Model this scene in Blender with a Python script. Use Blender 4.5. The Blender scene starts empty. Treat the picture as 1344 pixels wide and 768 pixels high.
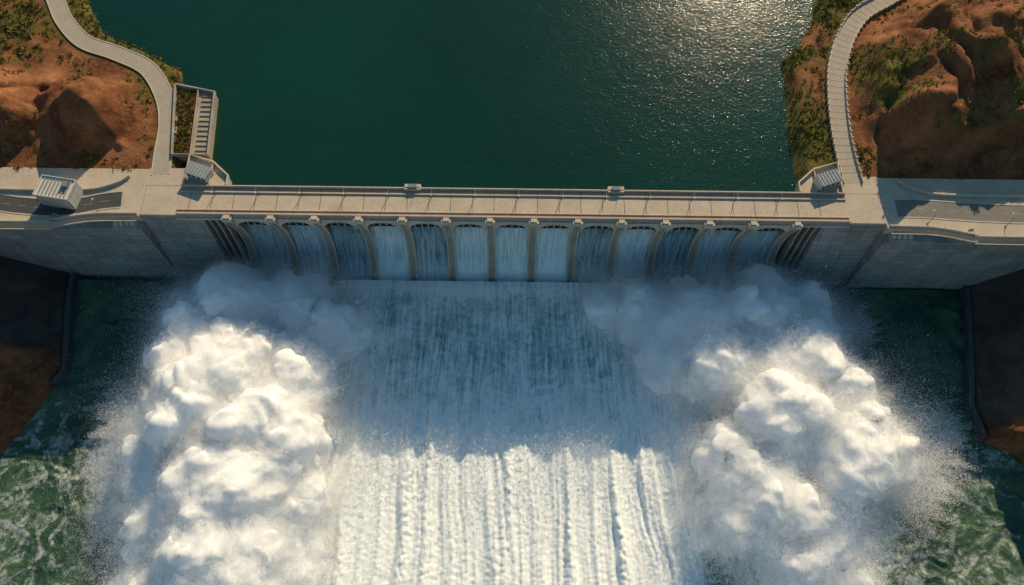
import bpy, math, numpy as np
from mathutils import Matrix, Vector
rng=np.random.RandomState(7)
scene=bpy.context.scene
COL=scene.collection

# ------------------------------------------------------------------ noise
_p=np.random.RandomState(3).permutation(256); _p=np.concatenate([_p,_p,_p])
_g=np.random.RandomState(5).normal(size=(256,3)); _g/=np.linalg.norm(_g,axis=1)[:,None]
def perlin(x,y,z=0.0):
    x=np.asarray(x,float); y=np.asarray(y,float); z=np.zeros_like(x)+z
    xi=np.floor(x).astype(int); yi=np.floor(y).astype(int); zi=np.floor(z).astype(int)
    xf=x-xi; yf=y-yi; zf=z-zi
    xi&=255; yi&=255; zi&=255
    f=lambda t:t*t*t*(t*(t*6-15)+10)
    u,v,w=f(xf),f(yf),f(zf)
    out=0
    for dx in (0,1):
        for dy in (0,1):
            for dz in (0,1):
                h=_p[_p[_p[xi+dx]+yi+dy]+zi+dz]
                g=_g[h]
                d=g[...,0]*(xf-dx)+g[...,1]*(yf-dy)+g[...,2]*(zf-dz)
                out=out+d*(u if dx else 1-u)*(v if dy else 1-v)*(w if dz else 1-w)
    return out*1.5
def fbm(x,y,z=0.0,o=4):
    s=0;a=1;t=0
    for i in range(o):
        s=s+a*perlin(x*2**i+i*17.3,y*2**i+i*9.1,z*2**i+i*3.7); t+=a; a*=.5
    return s/t
def ridged(x,y,z=0.0,o=4):
    s=0;a=1;t=0
    for i in range(o):
        s=s+a*(1-np.abs(perlin(x*2**i+i*31.7,y*2**i+i*5.3,z+i*3.1))*1.8); t+=a; a*=.42
    return s/t
def sstep(a,b,x):
    t=np.clip((x-a)/(b-a),0,1); return t*t*(3-2*t)

# ------------------------------------------------------------------ node helpers
def new_mat(name):
    m=bpy.data.materials.new(name); m.use_nodes=True
    nt=m.node_tree; nt.nodes.clear()
    out=nt.nodes.new('ShaderNodeOutputMaterial')
    return m,nt,out
class N:
    def __init__(s,nt): s.nt=nt
    def n(s,t,**k):
        nd=s.nt.nodes.new(t)
        for a,b in k.items(): setattr(nd,a,b)
        return nd
    def l(s,a,b): s.nt.links.new(a,b)
    def noise(s,vec,scale,detail=5,rough=.55,dist=0):
        nd=s.n('ShaderNodeTexNoise'); nd.inputs['Scale'].default_value=scale
        nd.inputs['Detail'].default_value=detail; nd.inputs['Roughness'].default_value=rough
        nd.inputs['Distortion'].default_value=dist
        s.l(vec,nd.inputs['Vector']); return nd.outputs[0]
    def mapping(s,vec,scale=(1,1,1),rot=(0,0,0)):
        nd=s.n('ShaderNodeMapping'); nd.inputs['Scale'].default_value=scale; nd.inputs['Rotation'].default_value=rot
        s.l(vec,nd.inputs['Vector']); return nd.outputs[0]
    def mr(s,v,a,b,c=0,d=1):
        nd=s.n('ShaderNodeMapRange'); s.l(v,nd.inputs[0])
        for i,x in enumerate((a,b,c,d)): nd.inputs[i+1].default_value=x
        return nd.outputs[0]
    def math(s,op,a,b=None):
        nd=s.n('ShaderNodeMath',operation=op)
        for i,x in enumerate((a,b)):
            if x is None: continue
            if isinstance(x,(int,float)): nd.inputs[i].default_value=x
            else: s.l(x,nd.inputs[i])
        return nd.outputs[0]
    def mix(s,f,a,b,mode='MIX'):
        nd=s.n('ShaderNodeMix',data_type='RGBA',blend_type=mode)
        if isinstance(f,(int,float)): nd.inputs[0].default_value=f
        else: s.l(f,nd.inputs[0])
        for i,x in ((6,a),(7,b)):
            if isinstance(x,tuple): nd.inputs[i].default_value=(*x,1)
            else: s.l(x,nd.inputs[i])
        return nd.outputs[2]
    def bump(s,h,strength,dist,normal=None):
        nd=s.n('ShaderNodeBump'); nd.inputs['Strength'].default_value=strength; nd.inputs['Distance'].default_value=dist
        s.l(h,nd.inputs['Height'])
        if normal is not None: s.l(normal,nd.inputs['Normal'])
        return nd.outputs[0]
    def bsdf(s,col,rough,normal=None,spec=.5):
        b=s.n('ShaderNodeBsdfPrincipled')
        if isinstance(col,tuple): b.inputs['Base Color'].default_value=(*col,1)
        else: s.l(col,b.inputs['Base Color'])
        if isinstance(rough,(int,float)): b.inputs['Roughness'].default_value=rough
        else: s.l(rough,b.inputs['Roughness'])
        b.inputs['Specular IOR Level'].default_value=spec
        if normal is not None: s.l(normal,b.inputs['Normal'])
        return b

def concrete(name,col,dark=.55,panel=None,joints=None):
    m,nt,out=new_mat(name); k=N(nt)
    geo=k.n('ShaderNodeNewGeometry').outputs['Position']
    n1=k.noise(geo,.12,6,.6); n2=k.noise(geo,1.3,6,.65)
    st=k.noise(k.mapping(geo,(1.2,1.2,.06)),1.0,5,.6)
    c=k.mix(k.mr(n1,.35,.7),tuple(x*dark for x in col),col)
    c=k.mix(k.mr(st,.5,.8,0,.6),c,tuple(x*.4 for x in col))
    c=k.mix(k.mr(n2,.3,.75,.0,.5),c,tuple(min(1,x*1.25) for x in col))
    h=n2
    if panel:
        sep=k.n('ShaderNodeSeparateXYZ'); k.l(geo,sep.inputs[0])
        comb=k.n('ShaderNodeCombineXYZ'); k.l(k.math('ADD',sep.outputs[0],sep.outputs[1]),comb.inputs[0]); k.l(sep.outputs[2],comb.inputs[1])
        br=k.n('ShaderNodeTexBrick'); k.l(comb.outputs[0],br.inputs['Vector'])
        br.inputs['Color1'].default_value=(1,1,1,1); br.inputs['Color2'].default_value=(.78,.78,.78,1); br.inputs['Mortar'].default_value=(.38,.38,.38,1)
        br.inputs['Scale'].default_value=1; br.inputs['Mortar Size'].default_value=.09
        br.inputs['Brick Width'].default_value=panel[0]; br.inputs['Row Height'].default_value=panel[1]; br.offset=0
        c=k.mix(1.0,c,br.outputs[0],'MULTIPLY')
    b=k.bsdf(c,.85,k.bump(h,.4,.15),.3); k.l(b.outputs[0],out.inputs[0])
    return m
M_deck=concrete('deck_concrete',(.53,.43,.325),.78)
M_walk=concrete('walkway_concrete',(.48,.31,.22),.8)
M_con=concrete('weathered_concrete',(.42,.35,.275),.6)
M_light=concrete('parapet_concrete',(.56,.475,.38),.74)
M_wall=concrete('panelled_concrete',(.39,.37,.34),.6,(5.0,3.0))
M_dark=concrete('dark_concrete',(.09,.09,.085),.6)  # very dark tone; on the end recess backs it paints their shade
M_asph=concrete('asphalt',(.075,.075,.075),.7)
M_road=concrete('pale_road',(.42,.355,.28),.8)
M_white=concrete('white_cladding',(.62,.57,.50),.9)
M_metal=concrete('grey_metal',(.20,.22,.23),.8)
M_gate=concrete('gate_steel',(.05,.06,.065),.7)
M_roof=concrete('roof_panels',(.30,.32,.33),.85)

# ------------------------------------------------------------------ mesh helpers
def mesh_np(name,V,F,mats,smooth=False,attrs=None,parent=None,midx=None):
    V=np.asarray(V,np.float32); F=np.asarray(F,np.int32); k=F.shape[1]
    me=bpy.data.meshes.new(name)
    me.vertices.add(len(V)); me.vertices.foreach_set('co',V.ravel())
    me.loops.add(F.size); me.loops.foreach_set('vertex_index',F.ravel())
    me.polygons.add(len(F)); me.polygons.foreach_set('loop_start',np.arange(0,F.size,k,dtype=np.int32))
    if smooth: me.polygons.foreach_set('use_smooth',np.ones(len(F),bool))
    for m in (mats if isinstance(mats,list) else [mats]): me.materials.append(m)
    if midx is not None: me.polygons.foreach_set('material_index',np.asarray(midx,np.int32))
    if attrs:
        for a,val in attrs.items():
            at=me.attributes.new(a,'FLOAT','POINT'); at.data.foreach_set('value',np.asarray(val,np.float32).ravel())
    me.update(calc_edges=True)
    ob=bpy.data.objects.new(name,me); COL.objects.link(ob)
    if parent: ob.parent=parent
    return ob
def grid_faces(nx,ny):
    i=np.arange(nx*ny).reshape(ny,nx)
    return np.stack([i[:-1,:-1],i[:-1,1:],i[1:,1:],i[1:,:-1]],-1).reshape(-1,4)
def empty(name):
    e=bpy.data.objects.new(name,None); COL.objects.link(e); return e
class B:
    def __init__(s): s.v=[];s.f=[];s.m=[]
    def box(s,x0,x1,y0,y1,z0,z1,m=0,rot=0,piv=None):
        P=[(x0,y0),(x1,y0),(x1,y1),(x0,y1)]
        if rot:
            cx,cy=piv if piv else ((x0+x1)/2,(y0+y1)/2); c,q=math.cos(rot),math.sin(rot)
            P=[(cx+(x-cx)*c-(y-cy)*q,cy+(x-cx)*q+(y-cy)*c) for x,y in P]
        s.prism(P,z0,z1,m)
    def prism(s,P,z0,z1,m=0):
        n=len(P);o=len(s.v)
        s.v+=[(x,y,z0) for x,y in P]+[(x,y,z1) for x,y in P]
        s.f+=[tuple(o+n+i for i in range(n)),tuple(o+n-1-i for i in range(n))]
        s.f+=[(o+i,o+(i+1)%n,o+n+(i+1)%n,o+n+i) for i in range(n)]; s.m+=[m]*(n+2)
    def profx(s,P,x0,x1,m=0):
        n=len(P);o=len(s.v)
        s.v+=[(x0,y,z) for y,z in P]+[(x1,y,z) for y,z in P]
        s.f+=[tuple(o+i for i in range(n)),tuple(o+2*n-1-i for i in range(n))]
        s.f+=[(o+(i+1)%n,o+i,o+n+i,o+n+(i+1)%n) for i in range(n)]; s.m+=[m]*(n+2)
    def profy(s,P,y0,y1,m=0):
        n=len(P);o=len(s.v)
        s.v+=[(x,y0,z) for x,z in P]+[(x,y1,z) for x,z in P]
        s.f+=[tuple(o+i for i in range(n)),tuple(o+2*n-1-i for i in range(n))]
        s.f+=[(o+(i+1)%n,o+i,o+n+i,o+n+(i+1)%n) for i in range(n)]; s.m+=[m]*(n+2)
    def ribbon(s,P,a,b,z0,z1,m=0):
        P=[np.array(p[:2],float) for p in P]; L=[];R=[]
        for i,p in enumerate(P):
            t=(P[min(i+1,len(P)-1)]-P[max(i-1,0)]); t/=np.linalg.norm(t)+1e-9
            nn=np.array([-t[1],t[0]]); L.append(p+nn*a); R.append(p+nn*b)
        for i in range(len(P)-1):
            o=len(s.v)
            for q in (L[i],L[i+1],R[i+1],R[i]): s.v.append((q[0],q[1],z0))
            for q in (L[i],L[i+1],R[i+1],R[i]): s.v.append((q[0],q[1],z1))
            fs=[(4,5,6,7),(0,3,2,1),(0,1,5,4),(2,3,7,6)]
            if i==0: fs.append((3,0,4,7))
            if i==len(P)-2: fs.append((1,2,6,5))
            s.f+=[tuple(o+j for j in q) for q in fs]; s.m+=[m]*len(fs)
    def make(s,name,mats,parent=None,bevel=0):
        me=bpy.data.meshes.new(name); me.from_pydata(s.v,[],s.f)
        for m in mats: me.materials.append(m)
        me.polygons.foreach_set('material_index',s.m)
        import bmesh
        bm=bmesh.new(); bm.from_mesh(me); bmesh.ops.recalc_face_normals(bm,faces=bm.faces); bm.to_mesh(me); bm.free()
        ob=bpy.data.objects.new(name,me); COL.objects.link(ob)
        if parent: ob.parent=parent
        if bevel:
            md=ob.modifiers.new('bevel','BEVEL'); md.width=bevel; md.segments=1; md.limit_method='ANGLE'
        return ob
def catmull(P,k=8):
    P=[np.array(p,float) for p in P]; out=[]
    Q=[2*P[0]-P[1]]+P+[2*P[-1]-P[-2]]
    for i in range(1,len(Q)-2):
        for j in range(k):
            t=j/k; a,b,c,d=Q[i-1:i+3]
            out.append(.5*((2*b)+(c-a)*t+(2*a-5*b+4*c-d)*t*t+(3*b-a-3*c+d)*t**3))
    out.append(P[-1]); return out
def resample(P,step):
    P=np.array(P); d=np.r_[0,np.cumsum(np.linalg.norm(np.diff(P,axis=0),axis=1))]
    t=np.arange(0,d[-1],step); return np.c_[np.interp(t,d,P[:,0]),np.interp(t,d,P[:,1])]
def dist_poly(X,Y,P):
    D=np.full(X.shape,1e9)
    for a,b in zip(P[:-1],P[1:]):
        vx,vy=b[0]-a[0],b[1]-a[1]; L=vx*vx+vy*vy+1e-9
        t=np.clip(((X-a[0])*vx+(Y-a[1])*vy)/L,0,1)
        D=np.minimum(D,np.hypot(X-a[0]-t*vx,Y-a[1]-t*vy))
    return D

# ------------------------------------------------------------------ site data (metres; dam along X, reservoir at +Y)
CREST=42.0; LAKE=38.0
roadL=catmull([(-290,345),(-235,290),(-205,265),(-193.5,251.6),(-185.5,238),(-174.5,226.5),(-160,220.5),(-146,213),(-137,200),(-132.8,187),(-131.8,173),(-131,163)])
roadR=catmull([(260,330),(200,285),(168,263),(155,254),(143,245.5),(134.7,233),(128.8,217.5),(126.3,202),(125.2,187.5),(125.2,175),(126,163)])
shoreLy=[150,158,175,206,215,222,228,234,256,300,400,900,4000]
shoreLx=[-128,-128,-128,-131,-134,-147,-160,-169,-184,-215,-300,-500,-1500]
shoreRy=[150,174,197,224,232,243,256,300,400,900,4000]
shoreRx=[106,105.5,106.8,107.6,116,123,126,170,280,450,1400]
wLy=[-4000,-600,-100,0,30,69,85,93,102,141,160]
wLx=[-900,-400,-260,-235,-210,-186,-177,-174,-170,-176,-176]
wRy=[-4000,-600,-100,0,30,71,77,91,141,160]
wRx=[900,400,240,212,200,187,176,173,182,182]

def axis(a,b,step,far):
    c=np.arange(a,b,step); lo=[a];hi=[c[-1]]
    s=step
    while lo[-1]>-far: s*=1.16; lo.append(lo[-1]-s)
    s=step
    while hi[-1]<far: s*=1.16; hi.append(hi[-1]+s)
    return np.array(lo[::-1][:-1]+list(c)+hi[1:])
gx=axis(-245,245,.8,5000); gy=axis(20,275,.8,5000)
X,Y=np.meshgrid(gx,gy)
def height(X,Y):
    wn=fbm(X/14,Y/14,2.2,3)*3
    dl=np.maximum(np.interp(Y,shoreLy,shoreLx)-X, X-np.interp(Y,shoreRy,shoreRx))+wn*.7
    up=np.where(dl<0,np.maximum(LAKE-.4+dl*.7,10),LAKE-.4+np.minimum(dl*.9,4.0))
    rl=dist_poly(X,Y,roadL); rr=dist_poly(X,Y,roadR)
    rp=np.array(roadL)[::-1]; xr=np.interp(Y,rp[:,1],rp[:,0]); eL=np.where(X<xr,np.minimum(rl-4.6,Y-165.5),0)
    rq=np.array(roadR)[::-1]; xq=np.interp(Y,rq[:,1],rq[:,0]); eR=np.where(X>xq,np.minimum(rr-4.2,Y-164.5),0)
    e=np.maximum(np.maximum(eL,eR),0)
    wx=X+fbm(X/34,Y/34,1.1,3)*16; wy=Y+fbm(X/34,Y/34,7.7,3)*16
    R1=ridged(wx/70+.3,wy/60,.4,3); R2=fbm(wx/36,wy/36,5.5,3)
    G=lambda cx,cy,r,h:h*np.exp(-(((X-cx)/r)**2+((Y-cy)/r)**2))
    mounds=G(-160,190,15,9)+G(-196,186,22,7)+G(-152,205,9,4)+G(160,212,26,13)+G(196,196,30,15)+G(185,240,26,12)+G(148,185,13,5)
    bulk=sstep(0,26,e)*np.where(X<0,7,9)+sstep(3,50,e)*np.where(X<0,9,17)+sstep(60,400,e)*60
    fl=fbm(wx/12,wy/30,9.5,4)                       # downslope erosion flutes
    gul=np.clip(1-np.abs(perlin(wx/24+R2*.6,wy/40,9.))*2.6,0,1)**1.3
    gul2=np.clip(1-np.abs(perlin(wx/8+R2,wy/18,19.))*2.2,0,1)**1.3
    hill=bulk*(.32+.85*np.clip(R1,0,1.2)**1.7)+sstep(0,16,e)*(mounds+R2*9-gul*6-gul2*1.6+fl*4.5)+sstep(1,7,e)*fbm(X/6,Y/6,3.3,4)*.8
    hill=np.maximum(hill,e*.10)
    low=sstep(196,214,Y)*(X<0); hill=hill*(1-.72*low)
    up=up+hill
    strip=(dl>3)&(e<=0); up=up+np.where(strip,fbm(X/6,Y/6,8.,3)*.7,0)
    rd=np.minimum(rl,rr); k=sstep(7.5,4.0,rd); up=np.where(dl>-6,up*(1-k)+(CREST-.35)*k,up)
    dd=np.maximum(np.interp(Y,wLy,wLx)-X, X-np.interp(Y,wRy,wRx))
    rough=fbm(X/11,Y/11,4.4,5)
    lined=np.where(X<0,sstep(104,109,Y+rough*6),sstep(80,86,Y+rough*5))
    sl=np.where(X>0,1.25,.70+.35*(1-lined))
    dn=np.where(dd<0,np.maximum(-1.5+dd*.5,-9),-1.5+dd*sl+sstep(0,5,dd)*(rough*7+ridged(X/9,Y/9,2.,4)*3.2)*(1-.85*lined))
    cap=np.where(X>0,58,46); dn=np.where(dn>cap,cap+(dn-cap)*.3,dn)
    z=np.where(Y>154,up,dn)
    plat=(Y>137.5)&(Y<164.5)&(np.abs(X)<300)
    z=np.where(plat,np.minimum(z,CREST-1.2),z)
    nearp=(Y>112)&(Y<=137.5); z=np.where(nearp,np.minimum(z,CREST-2),z)
    return z,e,dl,dd,lined
Z,E,DL,DD,LIN=height(X,Y)
vegn=fbm(X/22,Y/22,6.1,4)
vr=np.where(E<=0,.85,.40)+.12*(X>0)*(E<30)
veg=np.where(Y>154,vr+vegn*1.05+.30*sstep(210,226,Y)*(X<0),.05+vegn*.4)
veg=np.clip(veg,0,1); LIN=np.where(Y<150,LIN,0)
m,nt,out=new_mat('earth_and_scrub'); k=N(nt)
geo=k.n('ShaderNodeNewGeometry'); pos=geo.outputs['Position']
at=k.n('ShaderNodeAttribute',attribute_name='veg').outputs['Fac']
ln=k.n('ShaderNodeAttribute',attribute_name='lined').outputs['Fac']
n1=k.noise(pos,.07,8,.6,.6); n2=k.noise(pos,.5,8,.65,.3); n3=k.noise(pos,2.2,6,.7)
strat=k.noise(k.mapping(pos,(.05,.05,.8)),1.0,6,.6,1.2)
c=k.mix(k.mr(n1,.35,.68),(.125,.040,.016),(.38,.155,.066))
c=k.mix(k.mr(strat,.45,.7,0,.6),c,(.17,.062,.028))
c=k.mix(k.mr(n2,.5,.8,0,.6),c,(.47,.23,.115))
c=k.mix(k.mr(n3,.5,.75,0,.55),c,(.06,.028,.014))
gcol=k.mix(k.mr(n2,.35,.65),(.045,.055,.012),(.18,.14,.035))
vf=k.mr(k.math('ADD',at,k.math('MULTIPLY',k.math('SUBTRACT',n2,.5),1.6)),.55,.85)
c=k.mix(vf,c,gcol)
c=k.mix(k.math('MULTIPLY',ln,.9),c,k.mix(k.mr(n1,.35,.65),(.045,.045,.042),(.095,.088,.078)))
bm_=k.bump(n2,.8,.9); bm_=k.bump(n3,.7,.4,bm_)
k.l(k.bsdf(c,.95,bm_,.15).outputs[0],out.inputs[0]); M_earth=m
mesh_np('terrain',np.stack([X,Y,Z],-1).reshape(-1,3),grid_faces(len(gx),len(gy)),M_earth,True,{'veg':veg,'lined':LIN})

# shrubs
m,nt,out=new_mat('shrub_leaves'); k=N(nt)
pos=k.n('ShaderNodeNewGeometry').outputs['Position']
c=k.mix(k.mr(k.noise(pos,.35,4),.35,.65),(.045,.06,.012),(.24,.19,.035))
k.l(k.bsdf(c,.8,None,.2).outputs[0],out.inputs[0]); M_leaf=m
def interp_grid(A,x,y):
    i=np.clip(np.searchsorted(gx,x)-1,0,len(gx)-2); j=np.clip(np.searchsorted(gy,y)-1,0,len(gy)-2)
    return A[j,i]
n=80000; sx=rng.uniform(-240,240,n); sy=rng.uniform(40,270,n)
v=interp_grid(veg,sx,sy); zz=interp_grid(Z,sx,sy); rdm=np.minimum(dist_poly(sx,sy,roadL),dist_poly(sx,sy,roadR))
water=np.where(sy>154,LAKE+.4,2)
dn=fbm(sx/9,sy/9,3.3,3)
ok=(v+dn*.6>.42+rng.rand(n)*.6)&(zz>water)&(rdm>5)&~((sy>84)&(sy<165))&~((sx>-136)&(sx<-100)&(sy<206))&~((sx>95)&(sx<125)&(sy<174))
sx,sy,zz=sx[ok][:15000],sy[ok][:15000],zz[ok][:15000]
def leafy(cx,cy,cz,r,per,size):
    n=len(cx)*per; c=np.stack([np.repeat(cx,per),np.repeat(cy,per),np.repeat(cz,per)],-1); rr=np.repeat(r,per)
    d=rng.normal(size=(n,3)); d/=np.linalg.norm(d,axis=1)[:,None]; d[:,2]=np.abs(d[:,2])
    c=c+d*(rr*rng.uniform(.4,1,n))[:,None]
    t=rng.normal(size=(n,3,3))*size; V=(c[:,None,:]+t*rr[:,None,None]).reshape(-1,3)
    return V,np.arange(n*3).reshape(-1,3)
V,F=leafy(sx,sy,zz,rng.uniform(.4,1.25,len(sx))**1.3,14,.3)
mesh_np('shrubs',V,F,M_leaf)

# ------------------------------------------------------------------ reservoir
m,nt,out=new_mat('reservoir_water'); k=N(nt)
pos=k.n('ShaderNodeNewGeometry').outputs['Position']
c=k.mix(k.mr(k.noise(pos,.012,4),.3,.7),(.0030,.027,.020),(.0045,.039,.028))
r1=k.noise(k.mapping(pos,(1,1.5,1),(0,0,.4)),.8,5,.6); r2=k.noise(pos,.12,3)
bp=k.bump(r1,1.0,.12); bp=k.bump(r2,.5,.3,bp)
k.l(k.bsdf(c,.145,bp,.25).outputs[0],out.inputs[0])
b=B(); b.prism([(-6000,157.6),(6000,157.6),(6000,6000),(-6000,6000)],LAKE-.5,LAKE); b.make('reservoir_water',[m])

# ------------------------------------------------------------------ river / whitewater
rx=axis(-200,200,.45,1500); ry=axis(8,139,.45,1500); ry=ry[ry<139.5]
RX,RY=np.meshgrid(rx,ry)
s=np.clip((137-RY)/115,0,1.3)
half_l=-74+4*s; half_r=78-9*s
wob=fbm(RX/16,RY/16,1.5,4)*7
core=sstep(-9,9,RX-half_l+wob)*sstep(-9,9,half_r-RX+wob)*sstep(-60,-10,RY)
u=RX/(1+.16*s)+fbm(RX/30,RY/60,2.,2)*6.0*s+fbm(RX/9,RY/14,6.,2)*.9*s
rope=np.clip(1-np.abs(perlin(u/12.0,RY/190.,3.3))*3.0,0,1)
rope2=np.clip(1-np.abs(perlin(u/6.0+9,RY/130.,6.1))*3.0,0,1)
rope=rope*rope*(3-2*rope)
stre=fbm(u/1.1,RY/26.,8.8,3)
stre2=fbm(u/2.8,RY/60.,11.8,2)
gran=fbm(RX/1.2,RY/1.4,4.1,3)
clump=np.abs(perlin(RX/2.0,RY/3.2,7.7))
amp=sstep(.2,.7,s)
zc=(.5+2.6*np.exp(-s*9))+amp*(rope*(1.9+clump*.7)+rope2**1.4*(.7+clump*.4)+stre2*1.3)+stre*.55+gran*(.25+.16*amp)
wx=RX+fbm(RX/18,RY/18,5.,3)*16; wy=RY+fbm(RX/18,RY/18,9.,3)*16
zo=fbm(wx/9,wy/9,7.,5)*1.6+fbm(RX/2.5,RY/2.5,2.,3)*.3
RZ=zo*(1-core)+zc*core
patch=fbm(RX/9,RY/14,14.,3)
foam=core*(.72+.36*sstep(.15,.6,s)+.45*stre*(1-amp*.7)+.32*patch*(1-amp)+.25*sstep(.06,0,s))  # foam coverage; lowered near the dam to put its shade into the colour
def near(cx,cy,r): return np.exp(-((RX-cx)**2+(RY-cy)**2)/(r*r))
edge=np.clip(near(-103,75,46)+near(-104,40,44)+near(-135,66,18)+near(100,75,42)+near(104,40,42),0,1)
edge*=sstep(.0,.9,edge+fbm(wx/9,wy/9,3.,4)*.8)
foam=np.maximum(foam,edge*.75)
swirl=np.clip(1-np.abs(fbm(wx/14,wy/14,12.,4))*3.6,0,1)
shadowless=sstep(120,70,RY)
foam=np.maximum(foam,(swirl*.38+.06)*(.35+.65*shadowless))  # swirl foam thinned across the dam's shadow, so shade is painted in too
m,nt,out=new_mat('river_whitewater'); k=N(nt)
pos=k.n('ShaderNodeNewGeometry').outputs['Position']
fa=k.n('ShaderNodeAttribute',attribute_name='foam').outputs['Fac']
ca=k.n('ShaderNodeAttribute',attribute_name='flow').outputs['Fac']
n1=k.noise(pos,.15,10,.66,2.2); n2=k.noise(pos,1.6,6,.7,.4); n3=k.noise(k.mapping(pos,(1.2,.10,1)),1.,6,.65)
f=k.math('ADD',fa,k.math('MULTIPLY',k.math('SUBTRACT',n1,.5),1.15))
f=k.math('ADD',f,k.math('MULTIPLY',k.math('SUBTRACT',n2,.5),.6))
f=k.math('ADD',f,k.math('MULTIPLY',k.math('MULTIPLY',k.math('SUBTRACT',n3,.55),1.1),ca))
f=k.mr(f,.30,.95)
deep=k.mix(k.mr(k.noise(pos,.05,5,.55,1.5),.35,.7),(.024,.065,.042),(.085,.155,.085))
deep=k.mix(ca,deep,(.11,.28,.25))  # teal of aerated water, also painting in the tint of the shaded flow
bp=k.bump(n2,.7,.25); bp=k.bump(n1,.7,.8,bp)
wat=k.bsdf(deep,.28,bp,.3)
fc=k.mix(k.mr(n2,.35,.7),(.86,.91,.90),(.98,.98,.96))
fo=k.bsdf(fc,.9,k.bump(n2,.6,.3),.1)
ms=k.n('ShaderNodeMixShader'); k.l(f,ms.inputs[0]); k.l(wat.outputs[0],ms.inputs[1]); k.l(fo.outputs[0],ms.inputs[2]); k.l(ms.outputs[0],out.inputs[0])
mesh_np('river_water',np.stack([RX,RY,RZ],-1).reshape(-1,3),grid_faces(len(rx),len(ry)),m,True,{'foam':foam,'flow':core})

# ------------------------------------------------------------------ dam
dam=empty('concrete_dam')
PX=[-103.4+15.86*i for i in range(14)]
b=B()
b.box(-136,136,151.4,157.9,-8,41.2,0)
b.profx([(151.5,29.5),(151.3,26),(151.1,18),(149.2,8),(145.6,1.5),(142,-4),(151.5,-4)],PX[0],PX[-1],1)
for sg in (-1,1):
    x0,x1=sorted((sg*135.4,sg*113)); b.profx([(146.2,40.8),(145.8,36),(141,-6),(151.45,-6),(151.45,40.8)],x0,x1,2)
    x0,x1=sorted((sg*113,sg*104)); b.profx([(150.0,34),(148,-6),(151.45,-6),(151.45,34)],x0,x1,1)  # dark back: recess shade put into the concrete colour
    for q in range(3):
        x0,x1=sorted((sg*(112.2-q*2.6),sg*(111.5-q*2.6))); b.profx([(146.6,40.8),(147,30),(144,-6),(150,-6),(150,40.8)],x0,x1,0)
b.make('dam_body',[M_con,M_dark,M_wall],dam)
b=B()
cur=catmull([(144.7,40),(145.9,36.5),(147.7,31),(148.9,24.5),(148.9,18),(147.5,11.5),(144.8,6),(141.2,2),(136.6,-3)],4)
prof=[(144.7,41)]+[tuple(q) for q in cur]+[(136.4,-4),(153,-4),(153,41)]
nf=len(cur)+1
for x in PX:
    b.profx(prof,x-1.3,x+1.3,0)
    rib=[(y-.45,z) for y,z in prof[:nf]]+[(y+.3,z) for y,z in prof[:nf]][::-1]
    for q in (-1,1): b.profx(rib,x+q*1.35-.3,x+q*1.35+.3,1)
    b.box(x-1.8,x+1.8,143.9,145.9,40.4,42.5,1); b.box(x-1.1,x+1.1,144.2,145.6,42.5,43.1,1)
b.make('piers',[M_con,M_light],dam)
b=B()
for i in range(13):
    a,c=PX[i]+1.67,PX[i+1]-1.67; n=24
    P=[(c,40.28),(a,40.28)]+[(a+(c-a)*j/n, 33.5+5.6*math.sqrt(max(0,1-abs(2*j/n-1)**2.6))) for j in range(n+1)]
    b.profy(P,145.2,145.9,0)
b.make('arched_beams',[M_light],dam)
b=B()
for i in range(13):
    a,c=PX[i]+1.7,PX[i+1]-1.7; w=(c-a)
    b.box(a,c,151.0,151.4,26.5,41,0)
    for q in range(5):
        x=a+w*(q+.5)/5; b.box(x-.2,x+.2,148.4,151.0,33.2,33.8,1); b.box(x-.28,x+.28,150.2,151.0,27.6,37,1)
    b.box(a,c,150.5,151.0,30,30.5,1); b.box(a,c,149.9,150.5,33,33.5,1)
b.make('sluice_gates',[M_gate,M_con],dam)
b=B()
b.box(-135,136,145.9,158.3,40.9,CREST,0)
b.box(-122,122,155.6,158.0,CREST,CREST+.3,1)
b.box(-122,122,157.75,158.2,CREST+.3,CREST+1.2,2); b.box(-122,122,155.45,155.8,CREST+.0,CREST+.5,2)
b.box(-122,122,147.9,148.25,CREST,CREST+.5,2); b.box(-122,122,146.0,146.3,CREST,CREST+1.0,2)
b.box(-122,122,146.31,147.89,CREST,CREST+.12,1)
b.box(-122,122,144.9,146.05,40.3,41.4,2)
b.make('crest_deck',[M_deck,M_walk,M_light],dam,.05)
b=B()
x=-118.
while x<119:
    b.box(x-.1,x+.1,148.3,155.4,CREST+.004,CREST+.008,0); b.box(x-.08,x+.08,155.9,157.7,CREST+.304,CREST+.308,0); x+=7.93
b.make('deck_joints',[M_dark],dam)
b=B()
for x in np.arange(-120,120.1,2.64):
    b.box(x-.07,x+.07,145.0,145.14,41.4,42.5,0)
b.box(-121,121,145.03,145.11,42.45,42.55,0); b.box(-121,121,145.03,145.11,41.9,41.97,0)
b.make('front_railing',[M_metal],dam)
for cx in (-37,37.7):
    b=B(); b.box(cx-3,cx+3,157.2,159.6,CREST-1,CREST+1.2,0); b.box(cx-1.5,cx+1.5,157.6,159.2,CREST+1.2,CREST+2.0,1); b.box(cx+2.0,cx+2.15,158.8,158.95,CREST+1.2,CREST+4.5,1)
    b.make('hoist_housing',[M_light,M_metal],dam,.08)

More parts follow.
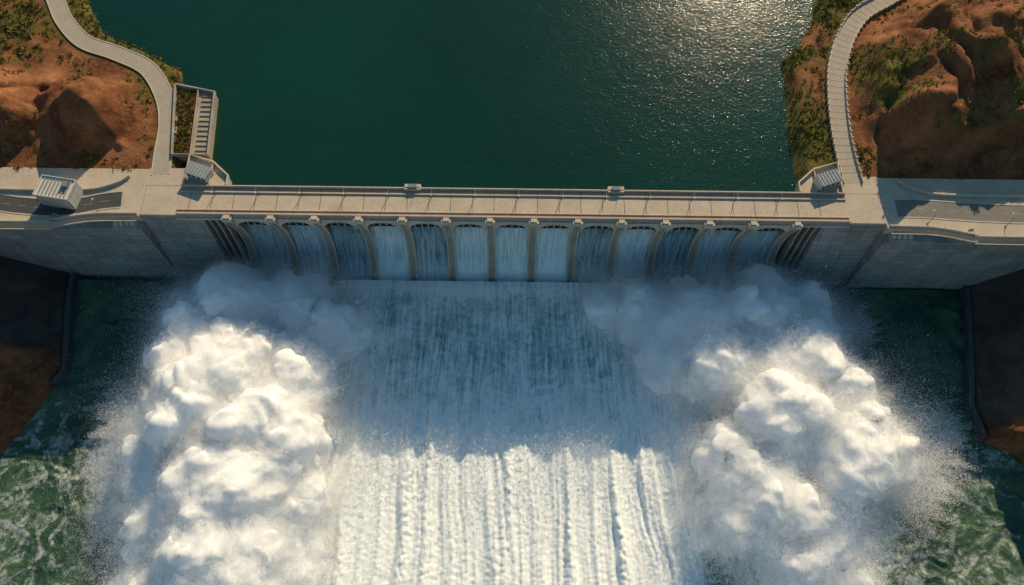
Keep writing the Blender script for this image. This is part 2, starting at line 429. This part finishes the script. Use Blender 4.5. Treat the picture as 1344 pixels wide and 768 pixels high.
m,nt,out=new_mat('falling_water'); k=N(nt)
pos=k.n('ShaderNodeNewGeometry').outputs['Position']
fa=k.n('ShaderNodeAttribute',attribute_name='foam').outputs['Fac']
s1=k.noise(k.mapping(pos,(2.0,.12,.05)),1.,6,.65); s2=k.noise(k.mapping(pos,(1,1,.5)),2.4,6,.75)
f=k.math('ADD',k.math('ADD',fa,k.math('MULTIPLY',k.math('SUBTRACT',s1,.5),1.3)),k.math('MULTIPLY',k.math('SUBTRACT',s2,.5),1.3))
f=k.mr(f,.1,1.1)
c=k.mix(f,(.02,.11,.14),(.82,.91,.93))
k.l(k.bsdf(c,.4,k.bump(s1,.6,.3),.25).outputs[0],out.inputs[0]); M_fall=m
bright=[.52,.60,.38,.80,.42,.86,.84,.88,.40,.80,.36,.64,.6]
pz=[31,28,25,18,12,7,3,1,-1.5]; py=[151.0,151.0,150.8,150.2,149.0,147.2,144.4,141.6,137.0]
VV=[];FF=[];AT=[];o=0
for i in range(13):
    a,c=PX[i]+1.25,PX[i+1]-1.25; nx=40; nz=70
    xs=np.linspace(a,c,nx); zs=np.linspace(27.6,-1.5,nz); ys=np.interp(-zs,[-q for q in pz],py)
    xx,zz2=np.meshgrid(xs,zs); yy=np.repeat(ys[:,None],nx,1)
    st=fbm(xx/1.0,zz2/12.,i*3.3,3); yy=yy-.45-st*.5-np.abs(fbm(xx/.8,zz2/2.5,i+.5,2))*.3
    VV.append(np.stack([xx,yy,zz2],-1).reshape(-1,3)); FF.append(grid_faces(nx,nz)+o); o+=nx*nz
    AT.append((bright[i]+st*.3+.35*sstep(10,0,zz2)-.1*sstep(20,28,zz2)).ravel())
mesh_np('spillway_waterfall',np.concatenate(VV),np.concatenate(FF),M_fall,True,{'foam':np.concatenate(AT)})

# ------------------------------------------------------------------ abutments
for sg in (-1,1):
    ab=empty('abutment_block')
    F_=lambda P:[(sg*x,y) for x,y in P]
    b=B()
    yf=142.0 if sg<0 else 140.5
    b.prism(F_([(135.5,yf),(300,yf),(300,165),(135.5,165)]),-8,38.0,0)
    b.prism(F_([(300,yf-.4),(176,yf-.4),(166,yf+.2),(157,yf+2.2),(150,yf+3.2),(135.2,yf+3.4),(135.2,165.5),(300,165.5)]),38.0,CREST+.02,1)
    b.prism(F_([(121,158.35),(135.3,158.35),(135.3,166),(121,166)]),30,CREST+.012,1)
    b.make('platform',[M_wall,M_deck],ab,.1)
    b=B()
    outer=catmull(F_([(300,yf+.2),(178,yf+.2),(167,yf+.9),(158,yf+2.8),(150,yf+3.9),(136,yf+4.2)]))
    b.ribbon(outer,-.25,.25,CREST,CREST+1.1,0)
    y2=155.6 if sg<0 else 158.0
    inner=catmull(F_([(300,y2+1),(190,y2),(166,y2),(154,y2+.6),(146,y2+3.4),(142,y2+6.5)]))
    b.ribbon(inner,-.3,.3,CREST,CREST+1.2,0)
    b.ribbon(outer,3.2*sg,2.9*sg,CREST,CREST+.5,0)
    b.make('parapets',[M_light],ab,.05)
    b=B(); x0=sg*146
    b.box(min(x0,x0-sg*9),max(x0,x0-sg*9),yf+.3,yf+3.3,38.0,38.35,0)
    for q in range(4):
        xx=x0-sg*(1.5+q*2); b.box(xx-.6,xx+.6,yf+1.2,yf+2.4,38.35,39.6+.3*(q%2),1)
    for q in range(10):
        xx=x0-sg*q; b.box(xx-.05,xx+.05,yf+.4,yf+.5,38.35,39.5,2)
    b.box(min(x0,x0-sg*9),max(x0,x0-sg*9),yf+.41,yf+.49,39.4,39.5,2)
    b.make('equipment_bay',[M_light,M_white,M_metal],ab)
def road(name,P,w,mat,z=CREST,lines=True):
    e=empty(name); b=B(); b.ribbon(P,-w,w,z-.6,z+.03,0); b.make('pavement',[mat],e)
    b=B(); b.ribbon(P,-w-.45,-w,z-.6,z+.16,0); b.ribbon(P,w,w+.45,z-.6,z+.16,0); b.make('kerbs',[M_light],e)
    if lines:
        b=B(); Q=resample(P,3.0)
        for i in range(0,len(Q)-1,2): b.ribbon([Q[i],Q[i+1]],-.05,.05,z+.034,z+.038,0)
        b.make('centre_line',[M_light],e)
    return e
road('shore_road',roadL,3.1,M_road)
rr_=road('shore_road',roadR,3.0,M_road,lines=False)
accL=catmull([(-300,152),(-200,150.6),(-180,149.2),(-168,148.2),(-158,149.2),(-150,151.2),(-143,152.2)])
road('access_road',accL,3.2,M_asph)
accR=catmull([(300,150.5),(200,150.5),(175,150.8),(160,151.6),(148,152.4),(140,152.4)])
M_road2=concrete('worn_road',(.22,.20,.175),.75)
road('access_road',accR,3.6,M_road2)
b=B()
for sd in (-1,1):
    b.ribbon(roadR,sd*3.55-.18,sd*3.55+.18,CREST-.4,CREST+1.0,0)
Q=resample(roadR,3.1)
for i in range(1,len(Q)-1):
    t=Q[i+1]-Q[i-1]; t/=np.linalg.norm(t); nn=np.array([-t[1],t[0]]); a=math.atan2(t[1],t[0])
    for sd in (-1,1):
        p=Q[i]+nn*sd*3.75; b.box(p[0]-.3,p[0]+.3,p[1]-.35,p[1]+.35,CREST-.4,CREST+1.3,0,a)
    p=Q[i]; b.box(p[0]-.08,p[0]+.08,p[1]-2.9,p[1]+2.9,CREST+.034,CREST+.039,1,a)
b.make('road_guard_wall',[M_light,M_dark],bevel=.04)

for sg in (-1,1):
    g=empty('gate_house'); b=B()
    P=[(sg*105.5,158.35),(sg*105.5,162.5),(sg*112,168.5),(sg*121.2,171.5),(sg*121.2,158.35)]
    b.prism(P,10,CREST+.006,0); b.make('base',[M_deck],g,.1)
    b=B(); b.ribbon(P,-.3,.3,CREST,CREST+1.3,0); b.ribbon([(sg*112,158.8),(sg*112,168.0)],-.2,.2,CREST,CREST+1.0,0)
    b.make('walls',[M_light],g,.05)
    b=B(); r=.35*sg
    cx=sg*115.8; cy=162.8
    b.box(cx-4.2,cx+4.2,cy-2.3,cy+2.3,CREST,CREST+3.6,0,r)
    b.box(cx-4.5,cx+4.5,cy-2.6,cy+2.6,CREST+3.6,CREST+3.95,1,r)
    for q in range(7): b.box(cx-4+q*1.25,cx-3.9+q*1.25,cy-2.55,cy+2.55,CREST+3.95,CREST+4.1,2,r,(cx,cy))
    for q in range(4): b.box(cx-3.6+q*2,cx-2.4+q*2,cy-2.36,cy-2.28,CREST+1.2,CREST+2.6,3,r,(cx,cy))
    b.make('housing',[M_white,M_roof,M_metal,M_gate],g)
q_=empty('intake_quay'); b=B()
P=[(-133,204.5),(-117,201),(-114.6,171.6),(-128,171.6)]
b.prism(P,8,CREST-.2,0); b.make('quay_body',[M_con],q_,.1)
b=B(); b.ribbon(P+[P[0]],-.35,.35,CREST-.2,CREST+1.3,0); b.ribbon([(-123.6,202.2),(-121.3,172)],-.25,.25,CREST-.2,CREST+1.0,0)
for i in range(12):
    y=174+i*2.3; b.box(-121+ (y-172)*-.07+1,-115.6+(y-172)*-.07,y-.15,y+.15,CREST-.2,CREST+.2,0)
b.make('quay_walls',[M_con],q_,.05)
b=B(); b.prism([(-132.2,203.5),(-124.2,201.9),(-122,172.4),(-127.6,172.4)],CREST-.5,CREST-.15,0); b.make('planting_bed',[M_earth],q_)
n=500; a=rng.uniform(173,202,n); fx=rng.rand(n); xx=(-128.2+(a-172)*-.13)*(1-fx)+(-122.6-(a-172)*.07)*fx
V,F=leafy(xx,a,np.full(n,CREST-.1),rng.uniform(.3,.9,n),14,.3); mesh_np('bed_shrubs',V,F,M_leaf,parent=q_)

sb=empty('service_building'); b=B(); r=-.16; cx,cy=-164.0,152.6; S=.86; Hh=6.2
def rb(x0,x1,y0,y1,z0,z1,mm): b.box(cx+x0*S,cx+x1*S,cy+y0*S,cy+y1*S,z0,z1,mm,r,(cx,cy))
rb(-7.2,7.2,-4.6,4.6,CREST,CREST+Hh,0); rb(-7.5,7.5,-4.9,4.9,CREST+Hh,CREST+Hh+.5,0)
T=CREST+Hh+.5
rb(-7.5,7.5,-4.9,-4.6,T,T+.6,0); rb(-7.5,7.5,4.6,4.9,T,T+.6,0); rb(-7.5,-7.2,-4.6,4.6,T,T+.6,0); rb(7.2,7.5,-4.6,4.6,T,T+.6,0)
for i in range(12): rb(-6.7+i*1.16,-6.3+i*1.16,-5.1,-4.6,CREST+.2,CREST+Hh-.2,0); rb(-6.2+i*1.16,-5.7+i*1.16,-4.66,-4.58,CREST+1,CREST+Hh-1,1)
for i in range(8): rb(-6+i*1.6,-5.4+i*1.6,-4,3.8,T,T+.4,3)
rb(3,5.5,.5,3,T+.4,T+1.4,2)
b.make('walls_and_roof',[M_white,M_gate,M_metal,M_roof],sb)

for P,s_ in (([(-176.5,141),(-175,128),(-171.5,110),(-170,100),(-173,94)],-1),([(182.5,140),(179,120),(174.5,98),(172.8,90),(175,78)],1)):
    b=B(); C=catmull(P,4); b.ribbon(C,0,s_*2.0,-4,3.4,0)
    b.make('retaining_wall',[M_dark],bevel=.1)

def lamp(x,y,z,ang,h=5.5):
    e=empty('street_lamp'); b=B()
    n=8
    for (r,z0,z1) in ((.28,0,.5),(.12,.5,h)):
        b.prism([(x+r*math.cos(t*2*math.pi/n),y+r*math.sin(t*2*math.pi/n)) for t in range(n)],z+z0,z+z1,0)
    b.box(x,x+1.9,y-.06,y+.06,z+h,z+h+.12,0,ang,(x,y)); b.box(x+1.5,x+2.4,y-.2,y+.2,z+h-.1,z+h+.06,1,ang,(x,y))
    b.make('post_and_arm',[M_metal,M_white],e)
for i in range(14): lamp(-110+i*15.86+1,155.3,CREST,-math.pi/2,4.2)
for x,y in ((-150,146.6),(-190,145),(178,145.2),(198,145.0),(215,145),(150,146)): lamp(x,y,CREST,math.pi/2,6)

# ------------------------------------------------------------------ spray clouds
m,nt,out=new_mat('spray_mist'); k=N(nt)
bs=k.bsdf((.975,.975,.97),1.0,None,0.0)
bs.inputs['Subsurface Weight'].default_value=.85; bs.inputs['Subsurface Radius'].default_value=(1,1,1); bs.inputs['Subsurface Scale'].default_value=3.5
k.l(bs.outputs[0],out.inputs[0]); M_core=m
m,nt,out=new_mat('spray_droplets'); k=N(nt)
d=k.n('ShaderNodeBsdfDiffuse'); d.inputs[0].default_value=(.98,.98,.975,1)
t=k.n('ShaderNodeBsdfTranslucent'); t.inputs[0].default_value=(.98,.98,.975,1)
ms=k.n('ShaderNodeMixShader'); ms.inputs[0].default_value=.45; k.l(d.outputs[0],ms.inputs[1]); k.l(t.outputs[0],ms.inputs[2]); k.l(ms.outputs[0],out.inputs[0]); M_drop=m
def tris(name,p,nm,smin,smax,parent,r2,jit=.3):
    K=len(p); nm=nm+r2.normal(size=(K,3))*jit; nm/=np.linalg.norm(nm,axis=1)[:,None]
    a=np.cross(nm,r2.normal(size=(K,3))); a/=np.linalg.norm(a,axis=1)[:,None]; bb=np.cross(nm,a)
    sz=r2.uniform(smin,smax,K)[:,None]
    V=np.stack([p+a*sz,p+(-.5*a+.87*bb)*sz,p+(-.5*a-.87*bb)*sz],1).reshape(-1,3)
    mesh_np(name,V,np.arange(K*3).reshape(-1,3),M_drop,parent=parent)
def cloud(blobs,seed,streaks,center):
    import bmesh
    e=empty('spray_cloud')
    me=bpy.data.meshes.new('tmp'); bm=bmesh.new(); r2=np.random.RandomState(seed)
    allb=list(blobs)
    for (x,y,z,r) in blobs:
        for q in range(5):
            a=r2.uniform(0,6.28); el=r2.uniform(-.1,1.1); rr=r*r2.uniform(.3,.5)
            allb.append((x+math.cos(a)*math.cos(el)*r*.78,y+math.sin(a)*math.cos(el)*r*.78,z+math.sin(el)*r*.74,rr))
    for (x,y,z,r) in allb:
        bmesh.ops.create_icosphere(bm,subdivisions=3,radius=r,matrix=Matrix.Translation((x,y,z)))
    bm.to_mesh(me); bm.free()
    ob=bpy.data.objects.new('tmp',me); COL.objects.link(ob)
    md=ob.modifiers.new('r','REMESH'); md.mode='VOXEL'; md.voxel_size=.75
    sm=ob.modifiers.new('s','SMOOTH'); sm.iterations=30; sm.factor=.6
    dg=bpy.context.evaluated_depsgraph_get(); me2=bpy.data.meshes.new_from_object(ob.evaluated_get(dg))
    bpy.data.objects.remove(ob)
    n=len(me2.vertices); co=np.empty(n*3,np.float32); no=np.empty(n*3,np.float32)
    for L,A,z0 in ((26,4.5,1.),(13,2.6,5.),(7,1.5,9.),(3.6,.7,14.)):
        me2.vertices.foreach_get('co',co); me2.vertex_normals.foreach_get('vector',no)
        c=co.reshape(-1,3); nn=no.reshape(-1,3)
        wj=perlin(c[:,0]/L*.7,c[:,1]/L*.7,c[:,2]/L*.7+z0+40)*.6
        pn=perlin(c[:,0]/L+seed+wj,c[:,1]/L+wj,c[:,2]/L+z0-wj)
        d_=np.minimum(np.sqrt(pn*pn+.015)*2.0,1.1)-.42
        c+=nn*(d_*A)[:,None]
        me2.vertices.foreach_set('co',c.ravel()); me2.update()
    me2.polygons.foreach_set('use_smooth',np.ones(len(me2.polygons),bool))
    me2.materials.clear(); me2.materials.append(M_core); me2.name='cloud_body'
    ob=bpy.data.objects.new('cloud_body',me2); COL.objects.link(ob); ob.parent=e
    me2.vertices.foreach_get('co',co); me2.vertex_normals.foreach_get('vector',no)
    c=co.reshape(-1,3); nn=no.reshape(-1,3)
    vis=np.where((c[:,2]>-1)&(nn[:,2]>-.5))[0]
    K=800000
    idx=vis[r2.randint(0,len(vis),K)]
    p=c[idx].copy(); nm=nn[idx].copy()
    skirt=sstep(24,4,p[:,2])
    th=.7+(1.2+4.8*skirt)*(.3+1.4*np.clip(fbm(p[:,0]/16,p[:,1]/16,seed+p[:,2]/16,2)*1.5+.25,0,1))
    off=r2.exponential(1,K)*th
    flat=nm.copy(); flat[:,2]*=.65
    p+=flat*off[:,None]+r2.normal(size=(K,3))*.45
    rad=p[:,:2]-np.array(center); rad/=np.linalg.norm(rad,axis=1)[:,None]+1e-6
    ang=np.arctan2(rad[:,1],rad[:,0]); comb=np.clip(perlin(ang*4.,c[idx][:,2]/9.,seed+.5)*1.0+.45,0,1)
    p[:,:2]+=rad*(r2.exponential(5.0,K)*comb*skirt)[:,None]
    for (sx_,sy_,sz_,dx,dy,L,W,cnt) in streaks:
        tt=r2.rand(cnt)**1.6; w=r2.normal(size=cnt)*W
        cm=.6+.5*np.clip(perlin(w/3.5,np.zeros(cnt)+seed,sx_)*1.0+.5,0,1)*r2.uniform(.6,1.2,cnt)
        tt=tt*cm
        px=-dy*w+sx_+dx*tt*L; py_=dx*w+sy_+dy*tt*L
        pz_=np.abs(sz_*(1-tt*.5)+r2.normal(size=cnt)*3*(1-tt*.4))
        p=np.concatenate([p,np.stack([px,py_,pz_],-1)]); nm=np.concatenate([nm,np.tile([0,.3,.95],(cnt,1))])
    ok=p[:,2]>0
    tris('mist_droplets',p[ok],nm[ok],.085,.175,e,r2,.2)
    return e
cloud([(-109,125,3,17),(-86,126,2,14),(-68,117,1,11),(-127,124,0,10),(-119,108,7,15),(-105,101,8,18),(-82,96,4,16),
 (-112,80,7,19),(-88,74,7,19),(-124,66,3,15),(-98,53,7,22),(-78,50,2,14),(-119,43,3,15),(-95,31,7,20),(-76,28,1,12),(-131,77,0,9),(-95,8,5,20),(-120,20,2,13)],
 11,[(-127,85,6,-.97,-.2,30,8,50000),(-124,60,5,-.95,-.3,26,10,34000),(-118,122,4,-.97,.2,24,7,26000),(-70,90,2,.7,-.7,14,14,26000),(-70,45,2,.9,-.4,14,22,26000)],(-100,80))
cloud([(37,128,0,9),(53,125,2,13),(73,122,3,16),(96.5,125,3,16),(116,122,1,12),(60,108,1,12),(79,103,5,15),(106,103,5,16),
 (123,89,5,14),(98,80,7,18),(118,69,6,17),(82,69,3,13),(88,53,6,17),(110,45,3,14),(134,71,1,11),(97,33,2,12),(72,45,0,8),(112,25,0,9)],
 23,[(130,82,6,.97,-.25,42,8,90000),(126,70,5,.93,-.38,40,8,70000),(121,118,4,.97,.2,26,7,26000),(68,95,2,-.7,-.7,14,12,24000),(74,48,2,-.9,-.4,14,18,24000)],(98,80))
K=190000
x=rng.uniform(-118,118,K); y=136.5-rng.exponential(3.6,K)*(1+np.abs(fbm(x/8,np.zeros(K),3.,2))*3); z=rng.exponential(1.6,K)*(1+np.abs(x)/60)
h=rng.rand(K)<.4
x=np.where(h,rng.normal(0,42,K),x); y=np.where(h,rng.normal(74,12,K),y); z=np.where(h,np.abs(rng.normal(0,3.0,K))+1,z)
ok=(np.abs(x)<118)&(~h|(rng.rand(K)<.5+fbm(x/16,y/30,4.,3)*1.6))
tris('spray_haze',np.stack([x,y,z],-1)[ok],np.tile([0,.2,1.],(ok.sum(),1)),.10,.22,None,rng,.4)

# ------------------------------------------------------------------ light, sky, camera
EL=math.radians(27.5); AZ=math.radians(19)
w=bpy.data.worlds.new('World'); scene.world=w; w.use_nodes=True; nt=w.node_tree; nt.nodes.clear()
sky=nt.nodes.new('ShaderNodeTexSky'); sky.sky_type='NISHITA'; sky.sun_disc=False; sky.sun_elevation=EL; sky.sun_rotation=AZ
sky.ozone_density=2.5; sky.dust_density=.3
mx=nt.nodes.new('ShaderNodeMix'); mx.data_type='RGBA'; mx.blend_type='MULTIPLY'; mx.inputs[0].default_value=1; mx.inputs[7].default_value=(.74,1.04,.95,1)
bg=nt.nodes.new('ShaderNodeBackground'); bg.inputs[1].default_value=.105; wo=nt.nodes.new('ShaderNodeOutputWorld')
nt.links.new(sky.outputs[0],mx.inputs[6]); nt.links.new(mx.outputs[2],bg.inputs[0]); nt.links.new(bg.outputs[0],wo.inputs[0])
sl=bpy.data.lights.new('sun','SUN'); sl.energy=5; sl.angle=math.radians(.5); sl.color=(1,.80,.52)
so=bpy.data.objects.new('sun',sl); COL.objects.link(so)
d=Vector((math.sin(AZ)*math.cos(EL),math.cos(AZ)*math.cos(EL),math.sin(EL)))
so.rotation_euler=d.to_track_quat('Z','Y').to_euler(); so.location=(100,300,300)
cam=bpy.data.cameras.new('camera'); cam.lens=28; cam.sensor_width=36; cam.clip_end=20000; cam.clip_start=1
co_=bpy.data.objects.new('camera',cam); COL.objects.link(co_)
co_.matrix_world=Matrix.Translation((0,0,292))@Matrix.Rotation(math.radians(25),4,'X')@Matrix.Rotation(math.radians(.7),4,'Z')
scene.camera=co_
scene.view_settings.view_transform='Standard'; scene.view_settings.look='None'; scene.view_settings.exposure=0
